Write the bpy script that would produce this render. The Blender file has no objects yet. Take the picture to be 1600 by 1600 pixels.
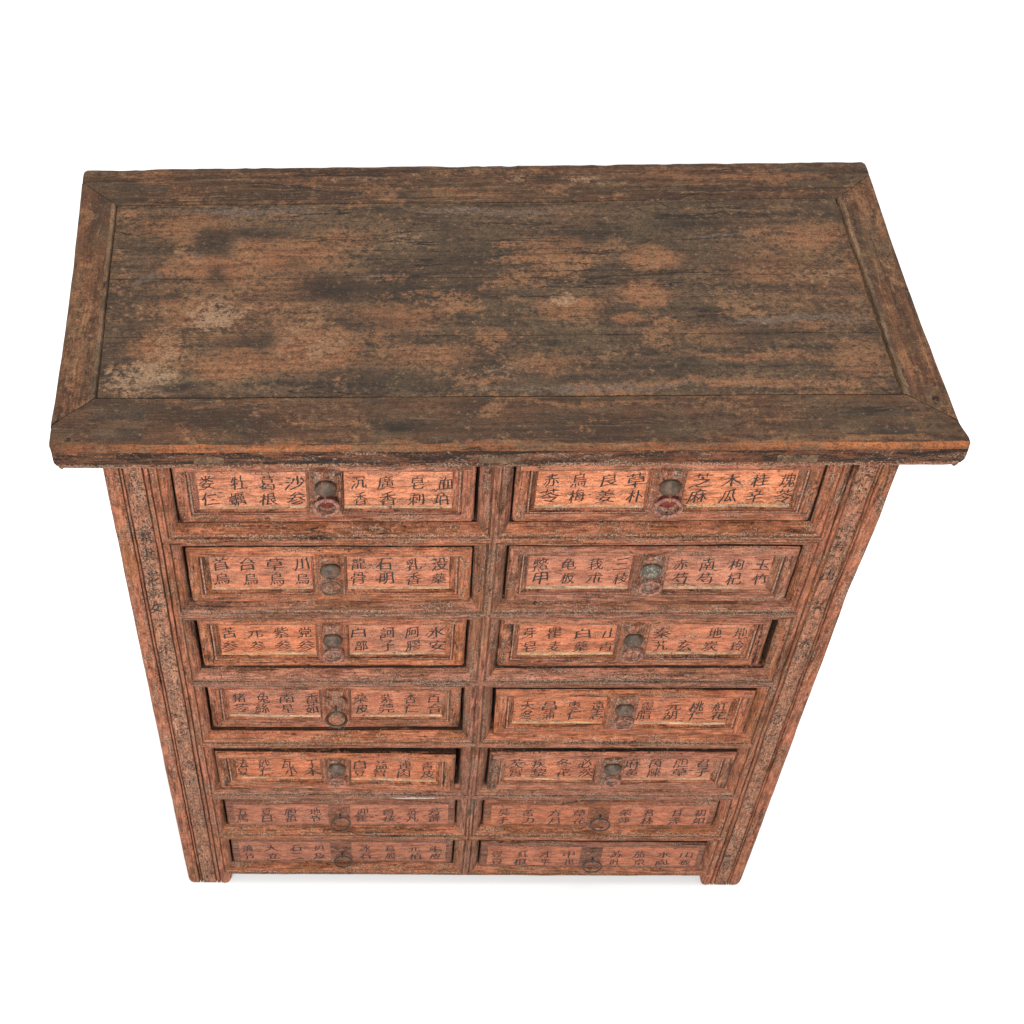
import bpy, math, random
from mathutils import Vector, noise, geometry

random.seed(7)
SC = bpy.context.scene
COL = SC.collection

# ------------------------------------------------------------------ camera
cam = bpy.data.cameras.new('camera')
cam.sensor_fit = 'HORIZONTAL'
cam.sensor_width = 36.0
cam.lens = 36.0 * 2449.03 / 1600
cam.shift_x = (800 - 473.32) / 1600
cam.shift_y = (995.08 - 800) / 1600
cam.clip_start = 0.05
cam.clip_end = 200
cam_ob = bpy.data.objects.new('camera', cam)
COL.objects.link(cam_ob)
cam_ob.location = (-0.20090, -1.36262, 2.52253)
cam_ob.rotation_euler = (0.65065, 0.02564, 0.01869)
SC.camera = cam_ob

# ------------------------------------------------------------------ studio light
world = bpy.data.worlds.new('World')
SC.world = world
world.use_nodes = True
bg = world.node_tree.nodes['Background']
bg.inputs[0].default_value = (1.0, 0.985, 0.97, 1)
bg.inputs[1].default_value = 0.7

def area_light(name, loc, target, sx, sy, power, color=(1, 1, 1)):
    l = bpy.data.lights.new(name, 'AREA')
    l.shape = 'RECTANGLE'
    l.size, l.size_y = sx, sy
    l.energy = power
    l.color = color
    o = bpy.data.objects.new(name, l)
    COL.objects.link(o)
    o.location = loc
    o.rotation_euler = (Vector(target) - Vector(loc)).to_track_quat('-Z', 'Y').to_euler()
    return o

area_light('front_softbox', (-.7, -3.4, 3.0), (0, 0, .55), 1.2, 1.0, 265, (1, .995, .985))
area_light('overhead_softbox', (.2, .7, 4.4), (.1, .6, .3), 3.4, 2.8, 200)

SC.view_settings.view_transform = 'Standard'
SC.view_settings.look = 'None'
SC.view_settings.exposure = 0
SC.view_settings.gamma = 1
SC.view_settings.use_curve_mapping = False
SC.cycles.max_bounces = 6
SC.cycles.transparent_max_bounces = 8

# ------------------------------------------------------------------ material helpers
class Nodes:
    def __init__(self, name):
        self.m = bpy.data.materials.new(name)
        self.m.use_nodes = True
        self.t = self.m.node_tree
        self.bsdf = self.t.nodes['Principled BSDF']
        self.out = self.t.nodes['Material Output']
        tc = self.t.nodes.new('ShaderNodeTexCoord')
        self.co = tc.outputs['Object']

    def put(self, sock, v):
        if hasattr(v, 'is_output'):
            self.t.links.new(v, sock)
        elif isinstance(v, (tuple, list)):
            if len(v) == 3 and len(sock.default_value) == 4:
                v = (*v, 1)
            sock.default_value = v
        else:
            sock.default_value = v

    def map(self, loc=(0, 0, 0), scale=(1, 1, 1), rot=(0, 0, 0), co=None):
        n = self.t.nodes.new('ShaderNodeMapping')
        self.put(n.inputs['Vector'], co or self.co)
        n.inputs['Location'].default_value = loc
        n.inputs['Scale'].default_value = scale
        n.inputs['Rotation'].default_value = rot
        return n.outputs[0]

    def noise(self, vec, scale=1, detail=6, rough=.6, dist=0, color=False):
        n = self.t.nodes.new('ShaderNodeTexNoise')
        self.put(n.inputs['Vector'], vec)
        n.inputs['Scale'].default_value = scale
        n.inputs['Detail'].default_value = detail
        n.inputs['Roughness'].default_value = rough
        n.inputs['Distortion'].default_value = dist
        return n.outputs['Color' if color else 'Fac']

    def voronoi(self, vec, scale=1, feature='DISTANCE_TO_EDGE', rnd=1):
        n = self.t.nodes.new('ShaderNodeTexVoronoi')
        n.feature = feature
        self.put(n.inputs['Vector'], vec)
        n.inputs['Scale'].default_value = scale
        n.inputs['Randomness'].default_value = rnd
        return n.outputs['Distance']

    def ramp(self, fac, a, b, lo=0.0, hi=1.0):
        n = self.t.nodes.new('ShaderNodeMapRange')
        n.interpolation_type = 'SMOOTHSTEP'
        self.put(n.inputs[0], fac)
        n.inputs[1].default_value = a
        n.inputs[2].default_value = b
        n.inputs[3].default_value = lo
        n.inputs[4].default_value = hi
        return n.outputs[0]

    def cramp(self, fac, stops):
        n = self.t.nodes.new('ShaderNodeValToRGB')
        self.put(n.inputs[0], fac)
        r = n.color_ramp
        while len(r.elements) < len(stops):
            r.elements.new(.5)
        for e, (p, c) in zip(r.elements, stops):
            e.position = p
            e.color = (*c, 1)
        return n.outputs[0]

    def mix(self, fac, a, b, mode='MIX'):
        n = self.t.nodes.new('ShaderNodeMix')
        n.data_type = 'RGBA'
        n.blend_type = mode
        self.put(n.inputs[0], fac)
        self.put(n.inputs[6], a)
        self.put(n.inputs[7], b)
        return n.outputs[2]

    def math(self, op, a, b=0.0):
        n = self.t.nodes.new('ShaderNodeMath')
        n.operation = op
        self.put(n.inputs[0], a)
        self.put(n.inputs[1], b)
        return n.outputs[0]

    def deepen(self, col, g, pivot):
        # steeper tone curve of the wood's own colours about one albedo
        n = self.t.nodes.new('ShaderNodeGamma')
        self.put(n.inputs[0], col)
        n.inputs[1].default_value = g
        k = pivot ** (1 - g)
        return self.mix(1.0, n.outputs[0], (k, k, k), 'MULTIPLY')

    def mul(self, a, b):
        return self.math('MULTIPLY', a, b)

    def warped(self, amp, scale, co=None):
        # coordinates shaken by a noise so that blots get ragged rims
        n = self.noise(co or self.co, scale, 8, .7, 0, color=True)
        s = self.t.nodes.new('ShaderNodeVectorMath')
        s.operation = 'SUBTRACT'
        self.put(s.inputs[0], n)
        s.inputs[1].default_value = (.5, .5, .5)
        k = self.t.nodes.new('ShaderNodeVectorMath')
        k.operation = 'MULTIPLY_ADD'
        self.put(k.inputs[0], s.outputs[0])
        k.inputs[1].default_value = (amp, amp, amp)
        self.put(k.inputs[2], co or self.co)
        return k.outputs[0]

    def blots(self, co, items, soft=.55):
        # one mask for several ragged stains: items = (x, y, z, rx, ry, rz, strength)
        out = None
        for (x, y, z, rx, ry, rz, s) in items:
            v = self.map((-x / rx, -y / ry, -z / rz), (1 / rx, 1 / ry, 1 / rz), co=co)
            l = self.t.nodes.new('ShaderNodeVectorMath')
            l.operation = 'LENGTH'
            self.put(l.inputs[0], v)
            k = self.ramp(l.outputs['Value'], 1.15, soft, 0, s)
            out = k if out is None else self.math('MAXIMUM', out, k)
        return out

    def bump(self, height, strength, dist, normal=None):
        n = self.t.nodes.new('ShaderNodeBump')
        n.inputs['Strength'].default_value = strength
        n.inputs['Distance'].default_value = dist
        self.put(n.inputs['Height'], height)
        if normal is not None:
            self.put(n.inputs['Normal'], normal)
        return n.outputs[0]

    def finish(self, color, rough=.6, normal=None, spec=.35, metal=0):
        self.put(self.bsdf.inputs['Base Color'], color)
        self.put(self.bsdf.inputs['Roughness'], rough)
        self.put(self.bsdf.inputs['Metallic'], metal)
        self.bsdf.inputs['Specular IOR Level'].default_value = spec
        if normal is not None:
            self.put(self.bsdf.inputs['Normal'], normal)
        return self.m


def axis_scale(axis, along, cross):
    return {'X': (along, cross, cross), 'Y': (cross, along, cross), 'Z': (cross, cross, along)}[axis]


def lacquer_wood(name, axis, wood, paint, amount, dust, soot, off=0.0, scuffs=None, crackle=0.0, reds=None, pale=0.0, streak=.55, mute=.95):
    """old wood under worn red lacquer; grain runs along axis"""
    n = Nodes(name)
    co = n.map((off, off * 1.7, off * .6))
    gr = n.noise(n.map(scale=axis_scale(axis, 3.5, 95), co=co), 1, 7, .68, .6)
    fine = n.noise(n.map(scale=axis_scale(axis, 26, 430), co=co), 1, 4, .7)
    grit = n.noise(co, 520, 3, .7)
    mid = n.noise(n.map(scale=axis_scale(axis, 40, 110), loc=(2, 5, 7), co=co), 1, 8, .78, .3)
    big = n.noise(co, 7, 5, .6, .5)
    nib = n.mul(n.math('SUBTRACT', n.noise(co, 190, 5, .75), .5), .5)
    d, l = wood
    col = n.cramp(gr, [(.30, tuple(c * .30 for c in d)), (.43, d), (.54, tuple((a + b) / 2 for a, b in zip(d, l))), (.66, l)])
    # lacquer left in patches drawn out along the grain
    pw = n.noise(n.map(scale=axis_scale(axis, 9, 42), co=co), 1, 10, .74, .4)
    pv = n.math('ADD', n.math('ADD', pw, n.mul(n.math('SUBTRACT', big, .5), .5)), nib)
    pm = n.ramp(pv, .58 - amount * .28, .63 - amount * .28)
    pcol = n.mix(n.ramp(n.noise(co, 16, 8, .75, .3), .38, .64), paint[0], paint[1])
    pcol = n.mix(n.ramp(n.math('ADD', n.noise(n.map(scale=axis_scale(axis, 18, 60), co=co), 1, 6, .7), nib), .54, .66, 0, .9), pcol, paint[2])
    col = n.mix(pm, col, pcol)
    # light and dark mottling, grain lines showing through the lacquer
    col = n.mix(n.ramp(mid, .38, .56, .60, 0), col, tuple(c * .34 for c in paint[1]))
    col = n.mix(n.ramp(fine, .36, .58, streak, 0), col, tuple(c * .08 for c in paint[1]))
    col = n.mix(n.ramp(mid, .54, .74, 0, .45), col, tuple(min(.7, c * 1.55 + .02) for c in paint[0]))
    # soot and old dark varnish
    sv = n.math('ADD', n.noise(n.map(scale=axis_scale(axis, 6, 50), loc=(3.1, 1.2, .4), co=co), 1, 10, .76, .5), nib)
    sm = n.ramp(sv, .66 - soot * .25, .72 - soot * .23)
    col = n.mix(n.mul(sm, .85), col, (.011, .008, .0065))
    # ground-in pale dust in the pores
    dn = n.math('ADD', n.noise(n.map(scale=axis_scale(axis, 14, 75), loc=(9, 2, 5), co=co), 1, 12, .78, .2), n.mul(nib, 1.3))
    dm = n.ramp(dn, .61 - dust * .2, .70 - dust * .18)
    dcol = n.mix(n.ramp(grit, .40, .60), (.050 + pale, .033 + pale, .025 + pale), (.34 + pale, .205 + pale, .140 + pale))
    col = n.mix(n.mul(dm, .72), col, dcol)
    # tiny nicks: dark pits and light specks
    pits = n.ramp(n.noise(n.map(scale=axis_scale(axis, 80, 230), loc=(1, 8, 3), co=co), 1, 4, .65), .635, .70)
    col = n.mix(n.mul(pits, .65), col, (.012, .008, .006))
    specks = n.ramp(n.noise(n.map(loc=(4, 4, 4), co=co), 300, 3, .65), .655, .73)
    col = n.mix(n.mul(specks, .55), col, (.48, .33, .23))
    col = n.mix(n.ramp(grit, .30, .62, .42, 0), col, tuple(c * .12 for c in paint[1]))
    h = n.math('ADD', n.mul(fine, .7), n.mul(grit, .6))
    h = n.math('ADD', h, n.mul(gr, .9))
    h = n.math('ADD', h, n.mul(mid, .8))
    h = n.math('SUBTRACT', h, n.mul(pits, .9))
    if crackle:
        # crazed varnish: worm-like furrows, darker inside, with a pale raised rim
        wc = n.warped(.010, 120, co)
        v = n.noise(n.map(scale=axis_scale(axis, 105, 135), co=wc), 1, 2, .55, .8)
        dist = n.math('ABSOLUTE', n.math('SUBTRACT', v, .5))
        where = n.ramp(n.math('ADD', n.noise(co, 13, 6, .7), nib), .34, .54)
        cm = n.mul(n.mul(n.ramp(dist, .032, .012), where), crackle)
        hole = n.mul(n.mul(n.ramp(v, .36, .30), where), crackle)
        rim = n.mul(n.mul(n.ramp(dist, .085, .050), n.ramp(dist, .022, .040)), where)
        col = n.mix(n.mul(rim, .42 * crackle), col, (.40, .27, .20))
        col = n.mix(n.mul(cm, .78), col, (.050, .026, .017))
        col = n.mix(n.mul(hole, .8), col, (.040, .022, .015))
        h = n.math('SUBTRACT', h, n.math('ADD', n.mul(cm, 1.2), n.mul(hole, 1.5)))
    if reds:
        m = n.ramp(n.math('ADD', n.blots(n.warped(.012, 55), reds, .1), n.mul(nib, 2.4)), .40, .58)
        col = n.mix(n.mul(m, .85), col, (.25, .042, .034))
    if scuffs:
        m = n.ramp(n.math('ADD', n.blots(n.warped(.010, 60), scuffs, .1), n.mul(nib, 2.0)), .36, .56)
        col = n.mix(n.mul(m, .85), col, (.46, .38, .34))
    col = n.mix(1.0, n.deepen(col, 1.20, .27), (1.0, 1.12, 1.12), 'MULTIPLY')
    # no two pieces have faded alike
    oi = n.t.nodes.new('ShaderNodeObjectInfo')
    hs = n.t.nodes.new('ShaderNodeHueSaturation')
    n.put(hs.inputs['Color'], col)
    n.put(hs.inputs['Saturation'], n.math('ADD', n.mul(oi.outputs['Random'], .09), mute - .05))
    n.put(hs.inputs['Value'], n.math('ADD', n.mul(oi.outputs['Random'], .16), .88))
    col = hs.outputs[0]
    nb = n.bump(h, .95, .0030)
    ro = n.math('ADD', n.mul(gr, .25), .50)
    return n.finish(col, ro, nb, .13)


def table_wood(name, axis, base, stains, off=0.0, patina=.5, warm=.5, shine=.17, grainy=0.0):
    """bare, smoke-darkened board of the top: brown grain, black patina, worn orange patches, dust"""
    n = Nodes(name)
    co = n.map((off, off * .7, off))
    wob = n.warped(.02, 9, co)
    gr = n.noise(n.map(scale=axis_scale(axis, 3, 80), co=wob), 1, 9, .68, .5)
    fine = n.noise(n.map(scale=axis_scale(axis, 24, 420), co=co), 1, 5, .72)
    grit = n.noise(co, 480, 3, .75)
    pat = n.noise(n.map(scale=axis_scale(axis, 23, 29), loc=(2, 7, 1), co=co), 1, 12, .80, .2)
    nib = n.noise(n.map(scale=axis_scale(axis, 125, 150), loc=(4, 2, 1), co=co), 1, 6, .78)
    rags = n.math('ADD', n.mul(n.math('SUBTRACT', pat, .5), 2.0), n.mul(n.math('SUBTRACT', nib, .5), 1.7))
    rags = n.math('ADD', rags, n.mul(n.math('SUBTRACT', gr, .5), .2))
    blot = n.noise(n.map(scale=axis_scale(axis, 5.5, 10), co=wob), 1, 5, .6, .6)
    blot2 = n.noise(n.map(scale=axis_scale(axis, 9, 17), loc=(5, 1, 2), co=wob), 1, 5, .6, .4)
    blot3 = n.noise(n.map(scale=axis_scale(axis, 7, 22), loc=(8, 3, 3), co=wob), 1, 5, .6, .4)
    dk, md, lt = base
    col = n.cramp(gr, [(.22, tuple(c * .7 for c in dk)), (.42, dk), (.55, md), (.76, lt)])

    def layer(field, weight, a, b):
        return n.ramp(n.math('ADD', field, n.mul(rags, weight)), a, b)
    place = n.warped(.085, 8)
    # greyish dust film
    gm = layer(blot3, .42, .50, .66)
    col = n.mix(n.mul(gm, .70), col, (.092, .058, .034))
    om = layer(n.noise(n.map(scale=axis_scale(axis, 10, 15), loc=(1, 6, 4), co=wob), 1, 5, .6, .4), .5, .44, .66)
    col = n.mix(n.mul(om, .55), col, (.082, .061, .036))
    # black-brown patina
    dm = layer(blot, .42, .56 - patina * .2, .78 - patina * .2)
    if stains.get('dark'):
        dm = n.math('MAXIMUM', dm, layer(n.blots(place, stains['dark'], .0), .75, .20, .86))
    col = n.mix(n.mul(dm, .56), col, (.0135, .0105, .0075))
    # worn through to orange wood
    wm = layer(blot2, .42, .66 - warm * .2, .82 - warm * .2)
    if stains.get('warm'):
        wm = n.math('MAXIMUM', wm, layer(n.blots(place, stains['warm'], .0), .72, .10, .84))
    wcol = n.mix(n.ramp(gr, .36, .62), (.118, .052, .023), (.205, .096, .048))
    wcol = n.mix(n.ramp(pat, .42, .62), wcol, (.165, .093, .050))
    col = n.mix(n.mul(wm, .70), col, wcol)
    if stains.get('pale'):
        col = n.mix(n.mul(layer(n.blots(place, stains['pale'], .0), 1.2, .26, .90), .7), col, (.215, .150, .102))
    if stains.get('black'):
        col = n.mix(n.mul(layer(n.blots(place, stains['black'], .0), 1.25, .26, .92), .72), col, (.0065, .006, .005))
    if stains.get('grey'):
        col = n.mix(n.mul(layer(n.blots(place, stains['grey'], .0), .6, .28, .74), .8), col, (.090, .068, .056))
    # grain lines, grime in the pores, bright flecks
    col = n.mix(n.ramp(fine, .36, .58, .16, 0), col, (.008, .005, .0035))
    col = n.mix(n.ramp(nib, .36, .50, .55, 0), col, (.008, .006, .0045))
    col = n.mix(n.ramp(grit, .34, .60, .55, 0), col, (.007, .0055, .004))
    col = n.mix(n.ramp(nib, .56, .72, 0, .55), col, (.185, .120, .075))
    if grainy:
        long = n.noise(n.map(scale=axis_scale(axis, 7, 330), loc=(2, 2, 5), co=wob), 1, 4, .65, .3)
        broad = n.noise(n.map(scale=axis_scale(axis, 2.5, 60), loc=(7, 2, 5), co=wob), 1, 4, .6, .3)
        col = n.mix(n.mul(n.ramp(n.math('ADD', n.mul(long, .6), n.mul(broad, .4)), .34, .52, 1, 0), .75 * grainy), col, (.012, .007, .004))
        col = n.mix(n.mul(n.ramp(long, .60, .70), .5 * grainy), col, (.20, .125, .075))
    fl = n.ramp(n.noise(n.map(loc=(6, 1, 2), scale=axis_scale(axis, 140, 330), co=co), 1, 3, .65), .635, .72)
    col = n.mix(n.mul(fl, .35), col, (.24, .165, .11))
    # a few long cracks along the grain
    ck = n.noise(n.map(scale=axis_scale(axis, 1.6, 34), loc=(1, 3, 9), co=wob), 1, 3, .5)
    crack = n.ramp(n.math('ABSOLUTE', n.math('SUBTRACT', ck, .5)), .008, .002)
    crack = n.mul(crack, n.ramp(n.noise(co, 4, 3, .5), .52, .60))
    col = n.mix(n.mul(crack, .85), col, (.010, .007, .006))
    col = n.deepen(n.mix(1.0, col, (1.0, .93, .85), 'MULTIPLY'), 1.16, .115)
    h = n.math('ADD', n.mul(fine, .3), n.mul(grit, .5))
    h = n.math('ADD', h, n.mul(gr, .3))
    h = n.math('ADD', h, n.mul(nib, .8))
    h = n.math('SUBTRACT', h, n.mul(crack, 1.2))
    if grainy:
        h = n.math('ADD', h, n.mul(long, 1.2 * grainy))
    nb = n.bump(h, .6, .0020)
    ro = n.math('ADD', n.mul(pat, .3), .48)
    return n.finish(col, ro, nb, shine)

# ------------------------------------------------------------------ geometry helpers
S1, S2 = -0.01688, -0.02342            # the old chest is a touch out of square

def smooth(a, b, x):
    t = max(0.0, min(1.0, (x - a) / (b - a)))
    return t * t * (3 - 2 * t)

def wonky(p, amp=1.0):
    """hand-made: every vertex is pushed by one smooth field, so neighbours stay joined"""
    x, y, z = p
    a = Vector((x * 9, y * 9, z * 9))
    b = Vector((x * 38 + 5, y * 38, z * 38 + 3))
    d = noise.noise_vector(a) * .0011 * amp + noise.noise_vector(b) * .00045 * amp
    if x > .44 and z < 1.11:
        x -= .005 * smooth(.44, .5, x) * smooth(1.04, .80, z) if z < 1.04 else 0
    x += S1 * z + S2 * y
    return (x + d.x, y + d.y, z + d.z)


class Sheet:
    """collects quads in the chest's own square coordinates, then links ONE mesh"""
    def __init__(self):
        self.v, self.f, self.mi = [], [], []

    def loft(self, rows, mi=0, closed=False, flip=False):
        b = len(self.v)
        n = len(rows[0])
        for r in rows:
            self.v += [tuple(q) for q in r]
        for i in range(len(rows) - 1):
            k = mi[i] if isinstance(mi, (list, tuple)) else mi
            for j in range(n if closed else n - 1):
                j2 = (j + 1) % n
                q = [b + i * n + j, b + i * n + j2, b + (i + 1) * n + j2, b + (i + 1) * n + j]
                self.f.append(q[::-1] if flip else q)
                self.mi.append(k)

    def ngon(self, pts, mi=0):
        b = len(self.v)
        self.v += [tuple(p) for p in pts]
        self.f.append(list(range(b, b + len(pts))))
        self.mi.append(mi)

    def box(self, x0, x1, y0, y1, z0, z1, mi=0, r=.0):
        b = len(self.v)
        for z in (z0, z1):
            self.v += [(x0, y0, z), (x1, y0, z), (x1, y1, z), (x0, y1, z)]
        for q in ((0, 3, 2, 1), (4, 5, 6, 7), (0, 1, 5, 4), (1, 2, 6, 5), (2, 3, 7, 6), (3, 0, 4, 7)):
            self.f.append([b + i for i in q])
            self.mi.append(mi)

    def lathe(self, c, prof, n=28, mi=0):
        """profile (radius, outward) turned about the axis that points at the viewer (-y)"""
        rows = []
        for r, o in prof:
            rows.append([(c[0] + r * math.cos(2 * math.pi * k / n), c[1] - o, c[2] + r * math.sin(2 * math.pi * k / n)) for k in range(n)])
        self.loft(rows, mi, closed=True)

    def ring(self, c, R, r, tilt=0.0, turn=0.0, squash=1.0, n=44, m=12, mi=0, flat=1.0):
        rows = []
        ct, st = math.cos(tilt), math.sin(tilt)
        cr, sr = math.cos(turn), math.sin(turn)
        for i in range(n + 1):
            a = 2 * math.pi * i / n
            row = []
            for j in range(m):
                b = 2 * math.pi * j / m
                rad = R + r * math.cos(b) * flat
                x, z, y = rad * math.cos(a), rad * math.sin(a) * squash, r * math.sin(b)
                y, z = y * ct - z * st, y * st + z * ct
                x, y = x * cr - y * sr, x * sr + y * cr
                row.append((c[0] + x, c[1] + y, c[2] + z))
            rows.append(row)
        self.loft(rows, mi, closed=True)

    def build(self, name, mats, parent, amp=1.0, sharp=38, label=None):
        me = bpy.data.meshes.new(name)
        me.from_pydata([wonky(p, amp) for p in self.v], [], self.f)
        for m in (mats if isinstance(mats, (list, tuple)) else [mats]):
            me.materials.append(m)
        for p, k in zip(me.polygons, self.mi):
            p.material_index = k
            p.use_smooth = True
        me.validate()
        me.set_sharp_from_angle(angle=math.radians(sharp))
        me.update()
        o = bpy.data.objects.new(name, me)
        COL.objects.link(o)
        if parent is not None:
            o.parent = parent
        if label:
            o['label'] = label
        return o


def span(a, b, step=.012):
    n = max(1, int(abs(b - a) / step))
    return [a + (b - a) * i / n for i in range(n + 1)]

# ------------------------------------------------------------------ materials
BROWN = ((.105, .042, .019), (.21, .095, .042))
RUST = ((.190, .064, .023), (.39, .145, .056))
SALMON = ((.48, .175, .088), (.36, .120, .058), (.35, .088, .056))
DUSTY = ((.41, .148, .076), (.32, .108, .052), (.40, .130, .078))
M_RAIL = [lacquer_wood('rail_wood_%s' % k, 'X', RUST, DUSTY, .45, d, s, off=o, scuffs=sc, mute=.92)
          for k, d, s, o, sc in (
              ('dusty', .95, .46, 0.0, None),
              ('plain', .60, .38, 2.3, [(-.135, -.002, .3085, .050, .03, .0075, 1), (.12, -.001, .308, .036, .03, .009, 1), (-.10, 0, .2905, .05, .03, .004, 1)]),
              ('inner', .50, .34, 4.1, None))]
M_RAIL_RED = lacquer_wood('rail_wood_red', 'X', RUST, SALMON, .50, .44, .30, off=6.2, mute=.92)
M_STILE = lacquer_wood('stile_wood', 'Z', RUST, DUSTY, .55, .54, .38, off=1.3, mute=.92)
M_FIELD = lacquer_wood('stile_crazed_lacquer', 'Z', RUST, ((.42, .172, .094), (.34, .130, .068), (.38, .148, .088)), 1.0, .40, .20, off=3.3, crackle=1.0, mute=.92)
M_MULL = lacquer_wood('mullion_wood', 'Z', RUST, DUSTY, .34, .60, .40, off=7.7, mute=.92)
M_BORDER_X = lacquer_wood('drawer_border_wood', 'X', RUST, SALMON, .72, .46, .38, off=2.9)
M_BORDER_Z = lacquer_wood('drawer_end_wood', 'Z', RUST, SALMON, .52, .50, .50, off=5.1)
M_MOULD = lacquer_wood('drawer_moulding_wood', 'X', RUST, SALMON, .55, .48, .50, off=8.4)
M_MOULD_DUST = lacquer_wood('drawer_moulding_worn_edge', 'X', RUST, SALMON, .60, 1.05, .20, off=10.4, pale=.06)
M_LIP = lacquer_wood('drawer_worn_lit_lip', 'X', ((.40, .23, .12), (.58, .40, .24)), ((.44, .19, .105), (.50, .31, .19), (.55, .38, .25)), .55, .30, .16, off=1.9, pale=.15, streak=.3)  # worn, dusty paint plus the light the bottom fillet catches, painted as cream
M_PANEL = [lacquer_wood('drawer_panel_lacquer_%s' % k, 'X', RUST, p, a, .44, .20, off=o, reds=rd, streak=.30)
           for k, p, a, o, rd in (
               ('bright', ((.64, .235, .118), (.55, .190, .092), (.57, .215, .125)), 1.35, .0, [(-.058, .02, 1.03, .012, .05, .016, 1), (-.20, .02, 1.064, .10, .05, .006, .8)]),
               ('mid', ((.56, .202, .108), (.48, .165, .084), (.50, .170, .102)), 1.35, 1.1, None),
               ('low', ((.52, .180, .094), (.43, .146, .074), (.46, .150, .086)), 1.3, 2.2, [(.16, .0, .433, .04, .05, .012, .8)]))]
M_FLAT = lacquer_wood('flat_drawer_wood', 'X', RUST, ((.31, .118, .066), (.26, .094, .052), (.28, .102, .066)), .70, .50, .40, off=9.2)
M_PAPER = lacquer_wood('red_paper', 'X', RUST, ((.43, .150, .080), (.37, .125, .066), (.41, .148, .084)), 1.6, .30, .02, off=4.9, streak=.25)
M_BLOCK = lacquer_wood('handle_block_wood', 'Z', RUST, SALMON, .66, .80, .42, off=6.6, crackle=.5, pale=.05)
M_REDPAINT = lacquer_wood('dark_red_paint', 'X', ((.10, .02, .014), (.16, .03, .02)), ((.24, .040, .028), (.17, .028, .02), (.25, .05, .036)), 1.2, .1, .1, off=3.9)
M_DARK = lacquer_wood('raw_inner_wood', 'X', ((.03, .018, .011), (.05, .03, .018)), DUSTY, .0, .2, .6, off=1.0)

TOPB = ((.036, .024, .015), (.066, .041, .025), (.105, .066, .039))
TOPF = ((.042, .022, .012), (.076, .039, .020), (.110, .062, .034))
ZT = 1.15
def st(*items):
    return [(x, y, ZT, rx, ry, .2, s) for x, y, rx, ry, s in items]
STAINS = {
    'warm': st((-.33, .25, .24, .26, .52), (.40, .30, .18, .20, .44), (-.43, .385, .10, .05, 1), (-.30, .335, .12, .06, 1.1), (-.39, .300, .12, .05, 1), (-.255, .140, .10, .07, 1.2), (-.35, .118, .12, .045, 1),
               (-.455, .150, .06, .07, .9), (-.42, .22, .09, .05, .85), (.075, .345, .07, .035, .8), (.085, .225, .06, .045, 1), (.20, .315, .06, .04, 1), (.182, .251, .05, .04, 1), (.154, .206, .032, .020, 1.1),
               (-.14, .205, .10, .05, .8), (-.10, .135, .13, .045, .7), (.415, .365, .10, .05, .85), (.475, .30, .05, .08, .75), (.05, .118, .09, .035, .65), (.36, .30, .12, .06, .6),
               (.30, .125, .18, .014, .75), (.25, .075, .24, .014, .8), (.44, .12, .08, .07, .65), (-.22, .37, .09, .03, .6), (.25, .17, .12, .05, .5)),
    'dark': st((-.235, .27, .08, .045, 1.1), (-.15, .275, .10, .06, 1.1), (-.03, .33, .14, .06, .7), (.02, .16, .14, .05, .65), (.32, .17, .14, .04, .6), (.46, .15, .05, .03, .7),
               (.26, .40, .13, .03, .8), (-.10, .40, .16, .025, .5), (-.12, .08, .2, .022, .7), (.15, .36, .06, .03, .6), (-.33, .19, .06, .03, .8), (-.47, .26, .03, .02, .6), (-.20, .20, .05, .05, .7)),
    'black': st((-.392, .355, .045, .065, 1), (-.385, .290, .035, .045, .85), (-.33, .375, .10, .025, .95), (-.235, .262, .09, .045, .85), (-.33, .155, .06, .03, .75), (.10, .36, .06, .04, .7), (-.42, .075, .08, .016, .9), (-.29, .315, .05, .04, .6), (-.47, .30, .03, .03, .6), (-.16, .20, .06, .06, .5), (.32, .17, .10, .03, .5)),
    'pale': st((-.27, .15, .10, .06, .42), (-.40, .32, .10, .05, .35), (-.44, .15, .06, .06, .4), (-.378, .214, .060, .045, .95), (-.465, .085, .08, .045, .9), (-.13, .37, .06, .025, .5), (.08, .245, .02, .02, .7), (.42, .28, .05, .04, .4), (-.46, .22, .03, .02, .4), (.0, .10, .05, .02, .4)),
}
STAINS['grey'] = st((-.33, .425, .17, .014, 1), (-.02, .425, .2, .014, .8), (.36, .20, .14, .014, .9), (.10, .072, .3, .010, .8), (-.47, .285, .03, .02, .8), (-.18, .285, .05, .005, 1), (.30, .372, .07, .006, 1))
M_TOP = table_wood('top_board_wood', 'X', TOPB, STAINS, 0.0, .26, .56)
M_TOP_FRONT = table_wood('top_front_board_wood', 'X', TOPF, {
    'dark': st((-.14, .012, .09, .03, 1), (.10, .0, .22, .03, .8), (.40, .02, .14, .03, .7), (-.38, .02, .10, .02, .5)),
    'warm': st((.10, .045, .17, .008, .9), (-.35, .048, .14, .006, .6), (-.2, -.028, .5, .012, 1), (.35, -.026, .3, .010, .9), (.46, -.010, .05, .006, .7)),
    'black': st((-.143, .008, .035, .015, .9), (-.36, -.018, .02, .008, .6))}, 2.7, .48, .42, grainy=.45)
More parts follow.
